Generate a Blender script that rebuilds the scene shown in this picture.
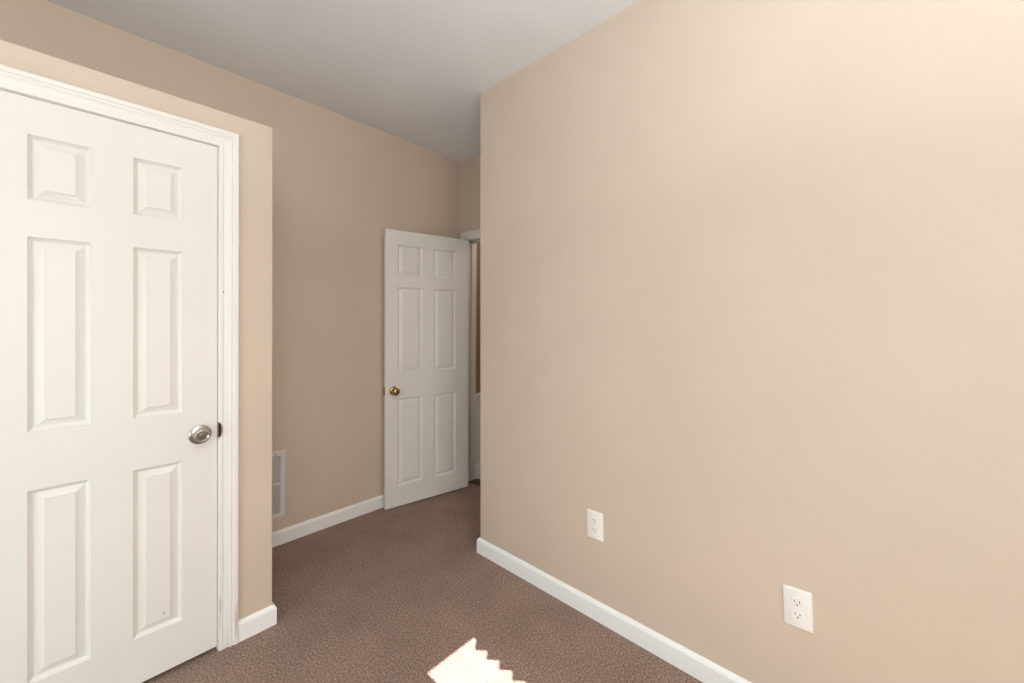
import bpy, bmesh, math
from mathutils import Matrix, Vector

for o in list(bpy.data.objects):
    bpy.data.objects.remove(o, do_unlink=True)
S = bpy.context.scene
C = S.collection

# ------------------------------------------------------------------ camera
F_PX, YAW, ROLL, PY, EYE = 404.0231, 0.8286, math.radians(0.45), 322.95, 1.29
cam_d = bpy.data.cameras.new('camera')
cam_d.sensor_width = 36.0
cam_d.lens = F_PX / 1024.0 * 36.0
cam_d.shift_y = -(341.5 - PY) / 1024.0
cam_d.clip_start = 0.02
cam = bpy.data.objects.new('camera', cam_d)
C.objects.link(cam)
cam.matrix_world = (Matrix.Translation((0, 0, EYE)) @ Matrix.Rotation(-YAW, 4, 'Z')
                    @ Matrix.Rotation(math.pi / 2, 4, 'X') @ Matrix.Rotation(ROLL, 4, 'Z'))
S.camera = cam

# ------------------------------------------------------------------ exposure, world, lights
S.view_settings.view_transform = 'Standard'
S.view_settings.look = 'None'
S.view_settings.gamma = 1.0
S.view_settings.use_curve_mapping = False
S.view_settings.exposure = -0.07

W = bpy.data.worlds.new('daylight')
S.world = W
W.use_nodes = True
bg = W.node_tree.nodes['Background']
bg.inputs[0].default_value = (0.75, 0.87, 1.0, 1)
bg.inputs[1].default_value = 1.5


def light(name, kind, energy, color, loc, rot=(0, 0, 0), **kw):
    d = bpy.data.lights.new(name, kind)
    d.energy = energy
    d.color = color
    for k, v in kw.items():
        setattr(d, k, v)
    o = bpy.data.objects.new(name, d)
    C.objects.link(o)
    o.location = loc
    o.rotation_euler = rot
    return o


SUN_EL = math.atan2(2.103, 1.225 + 2.45)
light('sun', 'SUN', 31.0, (1.0, 0.98, 0.96), (1, -6, 5), (math.pi / 2 - SUN_EL, 0, 0), angle=math.radians(0.12))
light('rear_fill', 'AREA', 41.0, (1.0, 0.965, 0.90), (-0.6, -2.2, 1.65), (math.radians(90), 0, 0),
      shape='RECTANGLE', size=1.8, size_y=1.4)  # added area fill standing in for daylight; the wall has no opening here
light('side_fill', 'AREA', 24.5, (0.69, 0.91, 1.0), (-1.65, 0.6, 0.8), (math.radians(90), 0, math.radians(-90)),
      shape='RECTANGLE', size=1.6, size_y=1.1)  # added low fill from the side; the west wall has no window
light('bounce_flash', 'AREA', 27.0, (0.82, 0.94, 1.0), (0.1, -0.35, 1.75), (math.radians(180), 0, 0),
      shape='DISK', size=0.4)
light('far_bounce_fill', 'AREA', 20.0, (0.97, 0.93, 0.90), (-0.7, -0.8, 1.6), (math.radians(180), 0, 0),
      shape='DISK', size=0.5)  # second upward fill, added to spread bounced light off the ceiling
light('hall_fill', 'POINT', 7.0, (1.0, 0.9, 0.78), (2.75, 1.75, 2.2), shadow_soft_size=0.1)  # added point fill to brighten the jamb; no fixture in the hall

# ------------------------------------------------------------------ materials


def mat(name, col, rough=0.5, metal=0.0, spec=0.5):
    m = bpy.data.materials.new(name)
    m.use_nodes = True
    b = m.node_tree.nodes['Principled BSDF']
    b.inputs['Base Color'].default_value = (*col, 1)
    b.inputs['Roughness'].default_value = rough
    b.inputs['Metallic'].default_value = metal
    b.inputs['Specular IOR Level'].default_value = spec
    return m


def nodes(m):
    nt = m.node_tree
    return nt, nt.nodes['Principled BSDF']


def noise(nt, scale, detail=2.0, rough=0.5, vscale=None):
    tc = nt.nodes.new('ShaderNodeTexCoord')
    n = nt.nodes.new('ShaderNodeTexNoise')
    n.inputs['Scale'].default_value = scale
    n.inputs['Detail'].default_value = detail
    n.inputs['Roughness'].default_value = rough
    if vscale:
        mp = nt.nodes.new('ShaderNodeMapping')
        mp.inputs['Scale'].default_value = vscale
        nt.links.new(tc.outputs['Object'], mp.inputs['Vector'])
        nt.links.new(mp.outputs['Vector'], n.inputs['Vector'])
    else:
        nt.links.new(tc.outputs['Object'], n.inputs['Vector'])
    return n


def ramp(nt, src, stops):
    r = nt.nodes.new('ShaderNodeValToRGB')
    el = r.color_ramp.elements
    while len(el) < len(stops):
        el.new(0.5)
    for e, (p, c) in zip(el, stops):
        e.position = p
        e.color = (*c, 1)
    nt.links.new(src, r.inputs['Fac'])
    return r


def bump(nt, b, src, strength, dist):
    n = nt.nodes.new('ShaderNodeBump')
    n.inputs['Strength'].default_value = strength
    n.inputs['Distance'].default_value = dist
    nt.links.new(src, n.inputs['Height'])
    nt.links.new(n.outputs['Normal'], b.inputs['Normal'])


def paint(name, col, rough, var=0.03, bstr=0.12, bscale=180):
    m = mat(name, col, rough)
    nt, b = nodes(m)
    n = noise(nt, 2.2, 4)
    r = ramp(nt, n.outputs['Fac'], [(0.3, tuple(c * (1 - var) for c in col)), (0.7, tuple(min(1, c * (1 + var)) for c in col))])
    nt.links.new(r.outputs['Color'], b.inputs['Base Color'])
    n2 = noise(nt, bscale, 2)
    bump(nt, b, n2.outputs['Fac'], bstr, 0.002)
    return m


M = {}
M['wall'] = paint('tan_wall_paint', (0.67, 0.555, 0.452), 0.5)
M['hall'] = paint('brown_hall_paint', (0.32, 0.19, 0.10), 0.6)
M['ceiling'] = paint('flat_ceiling_paint', (0.86, 0.885, 0.91), 0.8)
M['white'] = paint('white_gloss_paint', (0.85, 0.83, 0.79), 0.38, 0.015, 0.05, 120)
M['door'] = paint('white_door_paint', (0.82, 0.80, 0.76), 0.42, 0.02, 0.06, 150)
M['base'] = paint('white_baseboard_paint', (0.92, 0.925, 0.92), 0.35, 0.01, 0.04, 90)
M['plastic'] = mat('white_plastic', (0.90, 0.89, 0.85), 0.3)
M['grille'] = mat('white_enamelled_steel', (0.74, 0.72, 0.69), 0.4)
M['nickel'] = mat('satin_nickel', (0.46, 0.43, 0.39), 0.24, 1.0)
M['brass'] = mat('aged_brass', (0.42, 0.29, 0.12), 0.25, 1.0)
M['dark'] = mat('dark_slot', (0.012, 0.010, 0.009), 0.7)
M['steel'] = mat('dull_steel', (0.45, 0.42, 0.38), 0.4, 1.0)
M['bronze'] = mat('dark_bronze_plate', (0.03, 0.025, 0.02), 0.45, 0.6)
M['duct'] = mat('grey_duct_metal', (0.50, 0.49, 0.47), 0.6)
M['vinyl'] = mat('white_vinyl', (0.8, 0.8, 0.78), 0.4)
M['knobface'] = mat('dull_keyhole_metal', (0.20, 0.185, 0.165), 0.35, 1.0)

# worn white trim: brown vertical rubs low on the leg
m = mat('worn_white_trim', (0.85, 0.83, 0.79), 0.4)
nt, b = nodes(m)
n = noise(nt, 1.0, 3, 0.6, (120, 120, 5))
r = ramp(nt, n.outputs['Fac'], [(0.54, (0, 0, 0)), (0.70, (1, 1, 1))])
tc = nt.nodes.new('ShaderNodeTexCoord')
sx = nt.nodes.new('ShaderNodeSeparateXYZ')
nt.links.new(tc.outputs['Object'], sx.inputs[0])
mr = nt.nodes.new('ShaderNodeMapRange')
mr.inputs['From Min'].default_value = 0.62
mr.inputs['From Max'].default_value = 0.05
mr.inputs['To Min'].default_value = 0.0
mr.inputs['To Max'].default_value = 0.9
nt.links.new(sx.outputs['Z'], mr.inputs['Value'])
mu = nt.nodes.new('ShaderNodeMath')
mu.operation = 'MULTIPLY'
nt.links.new(r.outputs['Color'], mu.inputs[0])
nt.links.new(mr.outputs['Result'], mu.inputs[1])
mx = nt.nodes.new('ShaderNodeMix')
mx.data_type = 'RGBA'
mx.inputs['A'].default_value = (0.85, 0.83, 0.79, 1)
mx.inputs['B'].default_value = (0.42, 0.31, 0.20, 1)
nt.links.new(mu.outputs[0], mx.inputs['Factor'])
nt.links.new(mx.outputs['Result'], b.inputs['Base Color'])
M['worn'] = m

# carpet: heathered brown loop pile
m = mat('brown_heather_carpet', (0.15, 0.1, 0.08), 0.95, 0, 0.1)
nt, b = nodes(m)
n1 = noise(nt, 135, 5, 0.9)
r1 = ramp(nt, n1.outputs['Fac'], [(0.35, (0.105, 0.064, 0.048)), (0.5, (0.30, 0.203, 0.163)), (0.65, (0.60, 0.45, 0.38))])
n2 = noise(nt, 5, 3)
r2 = ramp(nt, n2.outputs['Fac'], [(0.3, (0.90, 0.90, 0.90)), (0.7, (1.08, 1.08, 1.08))])
mm = nt.nodes.new('ShaderNodeMix')
mm.data_type = 'RGBA'
mm.blend_type = 'MULTIPLY'
mm.inputs['Factor'].default_value = 1.0
nt.links.new(r1.outputs['Color'], mm.inputs['A'])
nt.links.new(r2.outputs['Color'], mm.inputs['B'])
nt.links.new(mm.outputs['Result'], b.inputs['Base Color'])
n3 = noise(nt, 160, 3, 0.7)
bump(nt, b, n3.outputs['Fac'], 0.5, 0.004)
M['carpet'] = m

# dark stained wood for the hall floor
m = mat('dark_wood_floor', (0.05, 0.022, 0.012), 0.3)
nt, b = nodes(m)
n = noise(nt, 6, 4, 0.6, (1, 14, 1))
r = ramp(nt, n.outputs['Fac'], [(0.3, (0.035, 0.014, 0.008)), (0.7, (0.10, 0.045, 0.022))])
nt.links.new(r.outputs['Color'], b.inputs['Base Color'])
M['wood'] = m

# ------------------------------------------------------------------ mesh helpers


def link(name, bm, material, parent=None, smooth=False, mw=None):
    me = bpy.data.meshes.new(name)
    bmesh.ops.remove_doubles(bm, verts=bm.verts, dist=1e-6)
    bmesh.ops.recalc_face_normals(bm, faces=bm.faces)
    if smooth:
        for f in bm.faces:
            f.smooth = True
        ang = math.radians(35)
        for e in bm.edges:
            if len(e.link_faces) == 2 and e.calc_face_angle(0) > ang:
                e.smooth = False
    bm.to_mesh(me)
    bm.free()
    me.materials.append(material)
    o = bpy.data.objects.new(name, me)
    C.objects.link(o)
    if mw is not None:
        o.matrix_world = mw
    if parent is not None:
        o.parent = parent
    return o


def tag(o, label=None, cat=None, kind=None, group=None):
    if label:
        o['label'] = label
    if cat:
        o['category'] = cat
    if kind:
        o['kind'] = kind
    if group:
        o['group'] = group
    return o


def empty(name, mw):
    o = bpy.data.objects.new(name, None)
    o.empty_display_size = 0.05
    C.objects.link(o)
    o.matrix_world = mw
    return o


def box(bm, a, c):
    x0, y0, z0 = a
    x1, y1, z1 = c
    v = [bm.verts.new(p) for p in ((x0, y0, z0), (x1, y0, z0), (x1, y1, z0), (x0, y1, z0),
                                   (x0, y0, z1), (x1, y0, z1), (x1, y1, z1), (x0, y1, z1))]
    for f in ((0, 3, 2, 1), (4, 5, 6, 7), (0, 1, 5, 4), (1, 2, 6, 5), (2, 3, 7, 6), (3, 0, 4, 7)):
        bm.faces.new([v[i] for i in f])


def prism(bm, lo, hi, z0, z1):
    a = [bm.verts.new((x, y, z0)) for x, y in lo]
    c = [bm.verts.new((x, y, z1)) for x, y in hi]
    n = len(a)
    bm.faces.new(a[::-1])
    bm.faces.new(c)
    for i in range(n):
        j = (i + 1) % n
        bm.faces.new((a[i], a[j], c[j], c[i]))


def sweep(bm, prof, path):
    """prof: list of (a, d) -- path: list of functions (a, d) -> point; closed profile, capped ends."""
    rings = [[bm.verts.new(fn(a, d)) for a, d in prof] for fn in path]
    n = len(prof)
    for r0, r1 in zip(rings, rings[1:]):
        for i in range(n):
            j = (i + 1) % n
            bm.faces.new((r0[i], r0[j], r1[j], r1[i]))
    bm.faces.new(rings[0])
    bm.faces.new(rings[-1][::-1])


def lathe(bm, prof, seg=32):
    """prof: (radius, height) pairs, spun about +Z."""
    rings = []
    for rr, z in prof:
        if rr < 1e-6:
            rings.append([bm.verts.new((0, 0, z))])
        else:
            rings.append([bm.verts.new((rr * math.cos(2 * math.pi * i / seg), rr * math.sin(2 * math.pi * i / seg), z)) for i in range(seg)])
    for a, c in zip(rings, rings[1:]):
        for i in range(seg):
            j = (i + 1) % seg
            if len(a) == 1 and len(c) == 1:
                continue
            if len(a) == 1:
                bm.faces.new((a[0], c[i], c[j]))
            elif len(c) == 1:
                bm.faces.new((a[i], a[j], c[0]))
            else:
                bm.faces.new((a[i], a[j], c[j], c[i]))


def arc(cx, cy, r, a0, a1, n=5):
    return [(cx + r * math.cos(math.radians(a0 + (a1 - a0) * i / n)), cy + r * math.sin(math.radians(a0 + (a1 - a0) * i / n))) for i in range(n + 1)]


def rounded_rect(w, h, r, n=4):
    return (arc(w / 2 - r, h / 2 - r, r, 0, 90, n) + arc(-w / 2 + r, h / 2 - r, r, 90, 180, n)
            + arc(-w / 2 + r, -h / 2 + r, r, 180, 270, n) + arc(w / 2 - r, -h / 2 + r, r, 270, 360, n))


def loft(bm, loops, cap=True):
    rings = [[bm.verts.new(p) for p in l] for l in loops]
    n = len(rings[0])
    for a, c in zip(rings, rings[1:]):
        for i in range(n):
            j = (i + 1) % n
            bm.faces.new((a[i], a[j], c[j], c[i]))
    if cap:
        bm.faces.new(rings[0][::-1])
        bm.faces.new(rings[-1])


# ------------------------------------------------------------------ room measures
XR = 1.5575            # tan wall on the right
YL = 2.5661            # far left wall
XB = 2.1470            # wall with the hall doorway
YC = 1.9071            # closet front
ZK = 2.1075            # top of the closet
XW, YS = -1.75, -2.35  # walls behind the camera
BH, BT = 0.0826, 0.0127

# ------------------------------------------------------------------ floor and ceiling
bm = bmesh.new()
box(bm, (XW - 0.1, YS - 0.1, -0.08), (2.20, YL + 0.1, 0.0))
tag(link('floor', bm, M['carpet']), 'brown heathered carpet covering the bedroom floor', 'floor', 'structure')

bm = bmesh.new()
pts = [(XW - 0.05, YL + 0.04, 2.611), (XB + 0.05, YL + 0.04, 2.617), (XB + 0.05, 2.305, 2.598), (XB + 0.05, 1.60, 2.588),
       (XR + 0.012, 1.680, 2.588), (XR + 0.012, 0.735, 2.607), (XR + 0.012, YS - 0.05, 2.607), (XW - 0.05, YS - 0.05, 2.607)]
vs = [bm.verts.new(p) for p in pts]
for t in ((0, 5, 4), (0, 4, 1), (1, 4, 2), (2, 4, 3), (0, 7, 5), (7, 6, 5)):
    f = bm.faces.new([vs[i] for i in t])
bmesh.ops.recalc_face_normals(bm, faces=bm.faces)
ex = bmesh.ops.extrude_face_region(bm, geom=list(bm.faces))
for v in ex['geom']:
    if isinstance(v, bmesh.types.BMVert):
        v.co.z = 2.74
o = link('ceiling', bm, M['ceiling'], smooth=True)
tag(o, 'flat pale grey-white painted ceiling', 'ceiling', 'structure')

# ------------------------------------------------------------------ walls
bm = bmesh.new()
rr = 0.006


def chase(yc):
    return [(XR, YS - 0.1), (2.25, YS - 0.1), (2.25, yc)] + arc(XR + rr, yc - rr, rr, 90, 180, 4)


prism(bm, chase(1.658), chase(1.691), 0.0, 2.75)
tag(link('wall_right', bm, M['wall'], smooth=True), 'broad bright tan wall on the right ending at an outside corner', 'wall', 'structure')

bm = bmesh.new()
box(bm, (XW - 0.1, YL, 0.0), (XB + 0.1, YL + 0.1, 2.75))
tag(link('wall_left', bm, M['wall']), 'darker tan wall on the left behind the closet and open door', 'wall', 'structure')

bm = bmesh.new()   # wall with the hall doorway
JY = 2.460         # hinge-side jamb face
JY2 = 1.800        # latch-side jamb face
JZ = 1.945         # head jamb
box(bm, (XB, JY + 0.018, 0.0), (XB + 0.1, YL, 2.75))
box(bm, (XB, 1.64, 0.0), (XB + 0.1, JY2 - 0.018, 2.75))
box(bm, (XB, JY2 - 0.018, JZ + 0.018), (XB + 0.1, JY + 0.018, 2.75))
tag(link('wall_back', bm, M['wall']), 'narrow tan end wall holding the hall doorway', 'wall', 'structure')

bm = bmesh.new()   # closet partition
DX0, DX1, DZ0, DZ1 = -0.198, 0.383, 0.018, 1.9625
OX0, OX1, OZ1 = DX0 - 0.022, DX1 + 0.022, DZ1 + 0.022


def closet_l(xc):
    return [(OX1, YC)] + arc(xc - rr, YC + rr, rr, -90, 0, 4) + [(xc, YL), (xc - 0.09, YL), (xc - 0.09, YC + 0.09), (OX1, YC + 0.09)]


prism(bm, closet_l(0.5855), closet_l(0.5740), 0.0, ZK)
box(bm, (XW, YC, 0.0), (OX0, YC + 0.09, ZK))
box(bm, (OX0, YC, OZ1), (OX1, YC + 0.09, ZK))
box(bm, (XW, YC + 0.09, ZK - 0.05), (0.49, YL, ZK))
tag(link('wall_closet', bm, M['wall'], smooth=True), 'tan closet partition that stops short of the ceiling', 'wall', 'structure')

bm = bmesh.new()
box(bm, (XW - 0.1, YS - 0.1, 0.0), (XW, YL, 2.75))
tag(link('wall_west', bm, M['wall']), 'tan side wall behind the camera', 'wall', 'structure')

WX0, WX1, WZ0, WZ1 = 0.891, 1.45, 0.75, 2.103
bm = bmesh.new()   # wall behind the camera, opened for the added window
box(bm, (XW, YS - 0.1, 0), (WX0, YS, 2.75))
box(bm, (WX1, YS - 0.1, 0), (XR, YS, 2.75))
box(bm, (WX0, YS - 0.1, 0), (WX1, YS, WZ0))
box(bm, (WX0, YS - 0.1, WZ1), (WX1, YS, 2.75))
tag(link('wall_front', bm, M['wall']), 'tan wall with the added window behind the camera', 'wall', 'structure')

# added, unseen window; its notched slats shape the strip of sun on the carpet
win = empty('unseen_window_1', Matrix.Translation((WX0, YS, WZ0)))
tag(win, 'unseen window with notched slats behind the camera, added to throw the sun patch', 'window', 'structure')


def wlink(name, bm, m):
    for v in bm.verts:
        v.co -= Vector((WX0, YS, WZ0))
    return link(name, bm, m, win)


bm = bmesh.new()
box(bm, (WX0 - 0.07, YS, WZ0 - 0.07), (WX0, YS + 0.016, WZ1 + 0.07))
box(bm, (WX1, YS, WZ0 - 0.07), (WX1 + 0.07, YS + 0.016, WZ1 + 0.07))
box(bm, (WX0, YS, WZ1), (WX1, YS + 0.016, WZ1 + 0.07))
box(bm, (WX0, YS, WZ0 - 0.07), (WX1, YS + 0.03, WZ0))
wlink('window_frame', bm, M['white'])
bm = bmesh.new()
PITCH = 0.0665 * math.tan(SUN_EL)
zs = (1.208 - (YS - 0.05)) * math.tan(SUN_EL)     # height whose sun ray lands on the first tooth
box(bm, (1.121, YS - 0.09, zs), (WX1, YS - 0.046, WZ1))
while zs > WZ0:
    y = YS - 0.05
    tip, notch = 1.121, 1.080
    a = [(tip, y + 0.004, zs), (WX1, y + 0.004, zs), (WX1, y - 0.004, zs - PITCH * 1.1), (tip - 0.004, y - 0.004, zs - PITCH * 1.1), (notch, y, zs - PITCH * 0.48)]
    v0 = [bm.verts.new(p) for p in a]
    v1 = [bm.verts.new((p[0], p[1] + 0.0015, p[2])) for p in a]
    n_ = len(a)
    bm.faces.new(v0)
    bm.faces.new(v1[::-1])
    for i in range(n_):
        bm.faces.new((v0[i], v1[i], v1[(i + 1) % n_], v0[(i + 1) % n_]))
    zs -= PITCH
wlink('sun_patch_slats', bm, M['vinyl'])  # slat ends notched to cut the sawtooth edge of the sun patch

# hall beyond the doorway
bm = bmesh.new()
box(bm, (2.20, 1.3, -0.08), (4.0, JY + 0.06, -0.004))
tag(link('floor_hall', bm, M['wood']), 'dark wood floor glimpsed through the doorway', 'floor', 'structure')
bm = bmesh.new()
box(bm, (XB + 0.1, JY, 0.0), (4.0, JY + 0.06, 2.75))
wh = link('wall_hall', bm, M['hall'])
bm = bmesh.new()
box(bm, (XB + 0.1, JY - 0.004, 0.0), (4.0, JY, 0.67))
link('wainscot', bm, M['white'], wh)
tag(wh, 'shaded brown hall wall with a pale wainscot, seen as a sliver beyond the open doorway', 'wall', 'structure')
bm = bmesh.new()
box(bm, (4.0, 1.3, 0.0), (4.06, JY + 0.06, 2.75))
box(bm, (2.25, 1.24, 0.0), (4.06, 1.3, 2.75))
box(bm, (2.25, 1.24, 2.6), (4.06, JY + 0.06, 2.75))
tag(link('wall_hall_end', bm, M['wall']), 'far end of the hall beyond the doorway', 'wall', 'structure')
bm = bmesh.new()
sweep(bm, [(0, 0), (0.0, 0.014), (0.10, 0.014), (0.115, 0.009), (0.13, 0.005), (0.13, 0)],
      [lambda a, d: (XB + 0.1, JY - d, a), lambda a, d: (4.0, JY - d, a)])
tag(link('baseboard_hall', bm, M['base']), 'white baseboard at the foot of the hall wall beyond the doorway', 'baseboard', 'structure')
bm = bmesh.new()
sweep(bm, [(0.665, 0), (0.67, 0.012), (0.69, 0.018), (0.705, 0.012), (0.71, 0)],
      [lambda a, d: (XB + 0.1, JY - d, a), lambda a, d: (4.0, JY - d, a)])
tag(link('trim_3', bm, M['base']), 'slim chair rail on the hall wall beyond the doorway', 'trim', 'structure')

# ------------------------------------------------------------------ baseboards
BP = [(0, 0), (0, BT), (BH - 0.016, BT), (BH - 0.009, BT - 0.0022), (BH - 0.003, BT - 0.006), (BH, BT - 0.0095), (BH, 0)]
bm = bmesh.new()
yc = 1.660
sweep(bm, BP, [lambda a, d: (XR - d, YS, a), lambda a, d: (XR - d, yc + d, a), lambda a, d: (XB, yc + d, a)])
tag(link('baseboard_right', bm, M['base']), 'white baseboard along the broad right wall, wrapping its corner', 'baseboard', 'structure')
bm = bmesh.new()
sweep(bm, BP, [lambda a, d: (0.585, YL - d, a), lambda a, d: (XB, YL - d, a)])
tag(link('baseboard_left', bm, M['base']), 'white baseboard along the far left wall below the grille', 'baseboard', 'structure')
bm = bmesh.new()
xc = 0.585
CASW = 0.066
CX0, CX1, CZ1 = DX0 - 0.0030, DX1 + 0.0030, DZ1 + 0.0035
sweep(bm, BP, [lambda a, d: (CX1 + CASW + 0.006, YC - d, a), lambda a, d: (xc + d, YC - d, a), lambda a, d: (xc + d, YL - BT, a)])
tag(link('baseboard_closet', bm, M['base']), 'short white baseboard between closet casing and closet corner', 'baseboard', 'structure')

# ------------------------------------------------------------------ door casings
CP = [(0, 0), (0, 0.0075), (0.003, 0.0100), (0.012, 0.0105), (0.016, 0.0085), (0.020, 0.0090), (0.032, 0.0115), (0.040, 0.0150),
      (0.043, 0.0130), (0.047, 0.0132), (0.050, 0.0165), (0.061, 0.0170), (0.0645, 0.0155), (CASW, 0.0130), (CASW, 0)]
bm = bmesh.new()
sweep(bm, CP, [lambda a, d: (CX0 - a, YC - d, 0.0), lambda a, d: (CX0 - a, YC - d, CZ1 + a),
               lambda a, d: (CX1 + a, YC - d, CZ1 + a), lambda a, d: (CX1 + a, YC - d, 0.0)])
trim1 = link('trim_1', bm, M['worn'], smooth=False)
tag(trim1, 'white moulded casing around the closed closet door, scuffed near the carpet', 'door casing', 'structure')
bm = bmesh.new()    # jambs and stops
g = 0.0018
box(bm, (DX1 + g, YC + 0.001, 0), (OX1, YC + 0.09, OZ1))
box(bm, (OX0, YC + 0.001, 0), (DX0 - g, YC + 0.09, OZ1))
box(bm, (DX0 - g, YC + 0.001, DZ1 + g), (DX1 + g, YC + 0.09, OZ1))
box(bm, (DX1 - 0.009, YC + 0.040, 0), (DX1 + g, YC + 0.075, DZ1))
box(bm, (DX0 - g, YC + 0.040, 0), (DX0 + 0.009, YC + 0.075, DZ1))
box(bm, (DX0 - g, YC + 0.040, DZ1 - 0.009), (DX1 + g, YC + 0.075, DZ1 + g))
link('jamb', bm, M['white'], trim1)
# strike plate: dark curved lip let into the casing edge
bm = bmesh.new()
zc, rx, rz = 0.864, 0.014, 0.031
lo, hi = [], []
for i in range(13):
    a = math.radians(-90 + 180 * i / 12)
    lo.append((CX1 - 0.001 + rx * math.cos(a), zc + rz * math.sin(a)))
loft(bm, [[(x, YC - 0.0005, z) for x, z in lo], [(x, YC - 0.0115, z) for x, z in lo]])
sp = link('strike_plate', bm, M['steel'], trim1)
sp['label'] = 'dull metal strike plate'
bm = bmesh.new()
lo = []
for i in range(13):
    a = math.radians(-90 + 180 * i / 12)
    lo.append((CX1 - 0.0012 + rx * 0.68 * math.cos(a), zc + rz * 0.93 * math.sin(a)))
loft(bm, [[(x, YC - 0.0105, z) for x, z in lo], [(x, YC - 0.0120, z) for x, z in lo]])
link('latch_hole', bm, M['dark'], sp)
bm = bmesh.new()
lathe(bm, [(0.0, 0.003), (0.0022, 0.002), (0.0028, 0.0)], 10)
for v in bm.verts:
    v.co = Vector((0.4005 + v.co.x, YC - 0.0100 - v.co.z, 1.400 + v.co.y))
link('nail_head', bm, M['knobface'], trim1)

bm = bmesh.new()    # hall door casing on the end wall, facing the room
HW = 0.066
hy0, hy1, hz = JY + 0.005, JY2 - 0.005, JZ + 0.004
sweep(bm, CP, [lambda a, d: (XB - d, hy0 + a, 0.0), lambda a, d: (XB - d, hy0 + a, hz + a),
               lambda a, d: (XB - d, hy1 - a, hz + a), lambda a, d: (XB - d, hy1 - a, 0.0)])
trim2 = link('trim_2', bm, M['white'])
tag(trim2, 'white casing and jamb of the hall doorway behind the open door', 'door casing', 'structure')
bm = bmesh.new()
box(bm, (XB + 0.001, JY, 0), (XB + 0.10, JY + 0.018, JZ + 0.018))
box(bm, (XB + 0.001, JY2 - 0.018, 0), (XB + 0.10, JY2, JZ + 0.018))
box(bm, (XB + 0.001, JY2, JZ), (XB + 0.10, JY, JZ + 0.018))
box(bm, (XB + 0.040, JY - 0.010, 0), (XB + 0.075, JY, JZ))
box(bm, (XB + 0.040, JY2, 0), (XB + 0.075, JY2 + 0.010, JZ))
box(bm, (XB + 0.040, JY2, JZ - 0.010), (XB + 0.075, JY, JZ))
link('jamb', bm, M['white'], trim2)
bm = bmesh.new()
box(bm, (XB + 0.035, JY2, -0.004), (XB + 0.115, JY, 0.008))
th_ = link('threshold', bm, M['wood'], trim2)
th_['label'] = 'dark wood threshold'

# ------------------------------------------------------------------ six-panel doors


def door_mesh(w, z0, z1, cols, rows, t=0.035):
    """Local: x 0..w across, y 0 = front face (front looks to -y), z up."""
    bm = bmesh.new()
    xs = sorted({0.0, w, *[c for p in cols for c in p]})
    zs = sorted({z0, z1, *[c for p in rows for c in p]})
    prof = [(0.0, 0.0), (0.0020, 0.0045), (0.0060, 0.0070), (0.0095, 0.0110), (0.0125, 0.0118), (0.0135, 0.0112), (0.0335, 0.0045), (0.0340, 0.0010)]
    for side in (0, 1):
        def P(x, z, d):
            return bm.verts.new((x, d if side == 0 else t - d, z))
        for i in range(len(xs) - 1):
            for j in range(len(zs) - 1):
                a, c, e, f = xs[i], xs[i + 1], zs[j], zs[j + 1]
                if (a, c) in cols and (e, f) in rows:
                    rings = [[P(a + k, e + k, d), P(c - k, e + k, d), P(c - k, f - k, d), P(a + k, f - k, d)] for k, d in prof]
                    for r0, r1 in zip(rings, rings[1:]):
                        for q in range(4):
                            bm.faces.new((r0[q], r0[(q + 1) % 4], r1[(q + 1) % 4], r1[q]))
                    bm.faces.new(rings[-1])
                else:
                    bm.faces.new((P(a, e, 0), P(c, e, 0), P(c, f, 0), P(a, f, 0)))
    for i in range(len(xs) - 1):
        for z in (z0, z1):
            bm.faces.new([bm.verts.new(p) for p in ((xs[i], 0, z), (xs[i + 1], 0, z), (xs[i + 1], t, z), (xs[i], t, z))])
    for j in range(len(zs) - 1):
        for x in (0.0, w):
            bm.faces.new([bm.verts.new(p) for p in ((x, 0, zs[j]), (x, 0, zs[j + 1]), (x, t, zs[j + 1]), (x, t, zs[j]))])
    return bm


def knob(parent, x, z, y, sgn, style, mname, sc=1.0):
    """a turned knob on a face of a door; sgn -1 sticks out to -y."""
    mw = Matrix.Translation((x, y, z)) @ Matrix.Rotation(math.radians(90) * (1 if sgn < 0 else -1), 4, 'X') @ Matrix.Scale(sc, 4)
    ps = {}
    if style == 'privacy':
        rose = [(0.0, 0.0), (0.0350, 0.0), (0.0362, 0.0025), (0.0350, 0.006), (0.031, 0.0085), (0.025, 0.0105), (0.019, 0.0115), (0.0, 0.0115)]
        body = [(0.0, 0.010), (0.0125, 0.0105), (0.0125, 0.017), (0.0165, 0.0185), (0.0215, 0.022), (0.0237, 0.027), (0.0240, 0.034), (0.0235, 0.040),
                (0.0222, 0.0435), (0.0200, 0.0445), (0.0170, 0.0425), (0.0140, 0.0385), (0.0, 0.0385)]
        disc = [(0.0, 0.0405), (0.0085, 0.0402), (0.0105, 0.0395), (0.0110, 0.0375), (0.0, 0.0375)]
    else:
        rose = [(0.0, 0.0), (0.030, 0.0), (0.0305, 0.003), (0.028, 0.0065), (0.020, 0.010), (0.014, 0.012), (0.0, 0.012)]
        body = [(0.0, 0.010), (0.011, 0.011), (0.0105, 0.021), (0.015, 0.027), (0.0225, 0.033), (0.0265, 0.041), (0.0265, 0.048), (0.0235, 0.055),
                (0.0165, 0.0605), (0.008, 0.063), (0.0, 0.0635)]
        disc = None
    bm = bmesh.new()
    lathe(bm, body, 40)
    k = link('knob', bm, M[mname], None, True)
    k.parent = parent
    k.matrix_local = mw
    bm = bmesh.new()
    lathe(bm, rose, 40)
    r = link('rosette', bm, M[mname], None, True)
    r.parent = k
    if disc:
        bm = bmesh.new()
        lathe(bm, disc, 28)
        d = link('keyhole', bm, M['knobface'], None, True)
        d.parent = k
    return k


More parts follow.
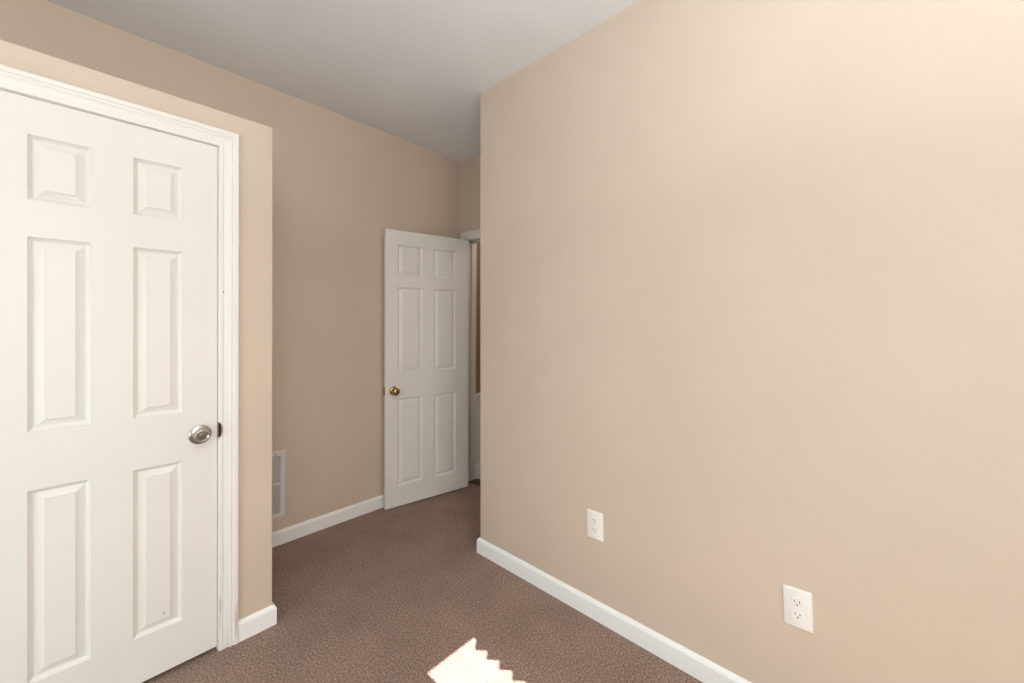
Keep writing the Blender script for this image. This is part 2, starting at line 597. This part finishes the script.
# closet door, closed
rows = [(0.1785, 0.7685), (0.9470, 1.5415), (1.6540, 1.8515)]
cw = DX1 - DX0
cols = [(0.107, 0.2405), (0.3420, 0.4750)]
bm = door_mesh(cw, DZ0, DZ1, cols, rows)
door1 = link('door_1', bm, M['door'], mw=Matrix.Translation((DX0, YC + 0.001, 0)))
tag(door1, 'closed white six-panel closet door with a satin nickel knob', 'door', 'structure')
k = knob(door1, 0.3290 - DX0, 0.857, 0.0, -1, 'privacy', 'nickel')
k['label'] = 'satin nickel round knob with a recessed centre'
bm = bmesh.new()
lathe(bm, [(0.0, 0.0008), (0.002, 0.0008), (0.002, 0.0), (0, 0)], 8)
for v in bm.verts:
    v.co = Vector((0.2245 - DX0 + v.co.x * 0.8, 0.0012 - v.co.z, 0.232 + v.co.y * 1.6))
link('chip_mark', bm, M['dark'], door1)

# the old closet frame and door hang a fraction out of plumb
OUT = Matrix.Translation((0.1, 0, 1.42)) @ Matrix.Rotation(-0.0051, 4, 'Y') @ Matrix.Translation((-0.1, 0, -1.42))
for o in (door1, trim1):
    o.matrix_world = OUT @ o.matrix_world

# hall door, swung open against the left wall
A = Vector((1.4545, 2.4940, 0.0))        # free edge of the face we see
B = Vector((2.1000, 2.3780, 0.0))        # hinge edge of the face we see
hw = (B - A).length
ang = math.atan2(B.y - A.y, B.x - A.x)
HZ0, HZ1 = 0.007, 1.926
k_ = hw / cw
cols2 = [(0.0880, 0.2720), (0.3640, 0.5430)]
rows2 = [(0.1480, 0.7580), (0.9330, 1.5320), (1.6120, 1.8260)]
bm = door_mesh(hw, HZ0, HZ1, cols2, rows2)
door2 = link('door_2', bm, M['door'], mw=Matrix.Translation(A) @ Matrix.Rotation(ang, 4, 'Z') @ Matrix.Rotation(-0.0075, 4, 'Y'))
tag(door2, 'open white six-panel hall door with a brass knob, swung against the left wall', 'door', 'structure')
k = knob(door2, 0.058, 0.815, 0.0, -1, 'plain', 'brass')
k['label'] = 'round aged brass knob'
k = knob(door2, 0.058, 0.815, 0.035, 1, 'plain', 'brass', 0.45)
k['label'] = 'brass knob on the wall side'
bm = bmesh.new()
box(bm, (-0.0012, 0.006, 0.787), (0.0, 0.029, 0.843))
box(bm, (-0.009, 0.012, 0.806), (0.0, 0.023, 0.824))
link('latch', bm, M['brass'], door2)
for z in (0.25, 1.02, 1.70):
    bm = bmesh.new()
    lathe(bm, [(0, 0), (0.006, 0), (0.006, 0.089), (0.0035, 0.093), (0, 0.093)], 14)
    for v in bm.verts:
        v.co += Vector((hw + 0.008, 0.036, z))
    box(bm, (hw - 0.001, 0.004, z), (hw + 0.0015, 0.036, z + 0.089))
    link('hinge', bm, M['white'], door2)

# ------------------------------------------------------------------ wall outlets on the right wall


def outlet(yc_, zc_, w, h_, label, tilt):
    # local frame: x across the plate (towards the camera's right), y up, z out of the wall
    mw = Matrix.Translation((XR, yc_, zc_)) @ Matrix(((0, 0, -1, 0), (-1, 0, 0, 0), (0, 1, 0, 0), (0, 0, 0, 1))) @ Matrix.Rotation(tilt, 4, 'Z')
    e = empty('electrical_outlet', mw)
    tag(e, label, 'outlet', group='duplex outlets on the right wall')
    bm = bmesh.new()
    loft(bm, [[(x, y, z) for x, y in rounded_rect(w - 2 * i, h_ - 2 * i, 0.004, 3)] for i, z in ((0, 0), (0, 0.0022), (0.0012, 0.0042), (0.0045, 0.0058))])
    p = link('wall_plate', bm, M['plastic'], None, True)
    p.parent = e
    for s in (1, -1):
        bm = bmesh.new()
        shape = [(x, max(-0.0143, min(0.0143, y))) for x, y in arc(0, 0, 0.0172, 0, 360, 40)[:-1]]
        loft(bm, [[(x * q, y * q + s * 0.0195, z) for x, y in shape] for q, z in ((1.0, 0.0050), (1.0, 0.0073), (0.95, 0.0080))])
        r_ = link('receptacle', bm, M['plastic'], None)
        r_.parent = e
        for dx, hh in ((-0.0064, 0.0075), (0.0064, 0.0062)):
            bm = bmesh.new()
            box(bm, (dx - 0.0011, s * 0.0195 + 0.0040 - hh / 2, 0.0076), (dx + 0.0011, s * 0.0195 + 0.0040 + hh / 2, 0.00815))
            q = link('slot', bm, M['dark'], None)
            q.parent = r_
        bm = bmesh.new()
        g_ = [(x, max(-0.0019, y) + s * 0.0195 - 0.0062) for x, y in arc(0, 0, 0.0025, 0, 360, 16)[:-1]]
        loft(bm, [[(x, y, z) for x, y in g_] for z in (0.0076, 0.00815)])
        q = link('slot', bm, M['dark'], None)
        q.parent = r_
    bm = bmesh.new()
    lathe(bm, [(0, 0.0068), (0.0018, 0.0066), (0.0030, 0.0056), (0.0030, 0.004), (0, 0.004)], 16)
    q = link('screw', bm, M['plastic'], None, True)
    q.parent = e
    return e


outlet(0.9245, 0.4065, 0.0790, 0.1215, 'white duplex outlet farther along the right wall, nearer the wall corner', math.radians(2.5))
outlet(0.1925, 0.3955, 0.0765, 0.1220, 'white duplex outlet nearer the camera at the lower right', math.radians(2.5))

# ------------------------------------------------------------------ return air grille low on the left wall
gx0, gx1, gz0, gz1 = 0.604, 0.851, 0.152, 0.543
gr = empty('air_return_grille', Matrix.Translation(((gx0 + gx1) / 2, YL, gz0)))
tag(gr, 'white louvred air return grille low on the left wall beside the closet corner', 'vent grille')


def glink(name, bm, m, smooth=False):
    for v in bm.verts:
        v.co -= Vector(((gx0 + gx1) / 2, YL, gz0))
    return link(name, bm, m, gr, smooth)


bm = bmesh.new()
bw = 0.030
fp = [(0, 0), (0, 0.003), (0.005, 0.009), (bw - 0.004, 0.009), (bw, 0.005), (bw, 0)]   # a from the outer edge inwards


def ring(a, d):
    return [(gx0 + a, YL - d, gz0 + a), (gx1 - a, YL - d, gz0 + a), (gx1 - a, YL - d, gz1 - a), (gx0 + a, YL - d, gz1 - a)]


rs = [[bm.verts.new(p) for p in ring(a, d)] for a, d in fp]
for i in range(len(rs)):
    r0, r1 = rs[i], rs[(i + 1) % len(rs)]
    for q in range(4):
        bm.faces.new((r0[q], r0[(q + 1) % 4], r1[(q + 1) % 4], r1[q]))
glink('frame', bm, M['grille'])
bm = bmesh.new()
zc = (gz0 + gz1) / 2 + 0.006
box(bm, (gx0 + bw - 0.002, YL - 0.008, zc - 0.007), (gx1 - bw + 0.002, YL - 0.001, zc + 0.007))
glink('crossbar', bm, M['grille'])
bm = bmesh.new()
box(bm, (gx0 + bw - 0.002, YL - 0.0012, gz0 + bw - 0.002), (gx1 - bw + 0.002, YL - 0.0004, gz1 - bw + 0.002))
glink('backing', bm, M['duct'])
bm = bmesh.new()
x = gx0 + bw + 0.004
while x < gx1 - bw - 0.003:
    v = [bm.verts.new(p) for p in ((x, YL - 0.0066, gz0 + bw - 0.001), (x + 0.0065, YL - 0.0015, gz0 + bw - 0.001), (x + 0.0075, YL - 0.0015, gz0 + bw - 0.001), (x + 0.0016, YL - 0.0066, gz0 + bw - 0.001),
                                   (x, YL - 0.0066, gz1 - bw + 0.001), (x + 0.0065, YL - 0.0015, gz1 - bw + 0.001), (x + 0.0075, YL - 0.0015, gz1 - bw + 0.001), (x + 0.0016, YL - 0.0066, gz1 - bw + 0.001))]
    for f in ((0, 3, 2, 1), (4, 5, 6, 7), (0, 1, 5, 4), (1, 2, 6, 5), (2, 3, 7, 6), (3, 0, 4, 7)):
        bm.faces.new([v[i] for i in f])
    x += 0.0085
glink('louvres', bm, M['grille'])
for sx_, sz_ in ((0.793, gz1 - 0.017), (gx0 + 0.06, gz1 - 0.017), (0.793, gz0 + 0.015), (gx0 + 0.06, gz0 + 0.015)):
    bm = bmesh.new()
    lathe(bm, [(0, 0.0020), (0.0025, 0.0016), (0.0038, 0.0), (0, 0)], 14)
    for v in bm.verts:
        v.co = Vector((sx_ + v.co.x, YL - 0.009 - v.co.z, sz_ + v.co.y))
    glink('screw', bm, M['bronze'] if sz_ > 0.4 else M['grille'], True)
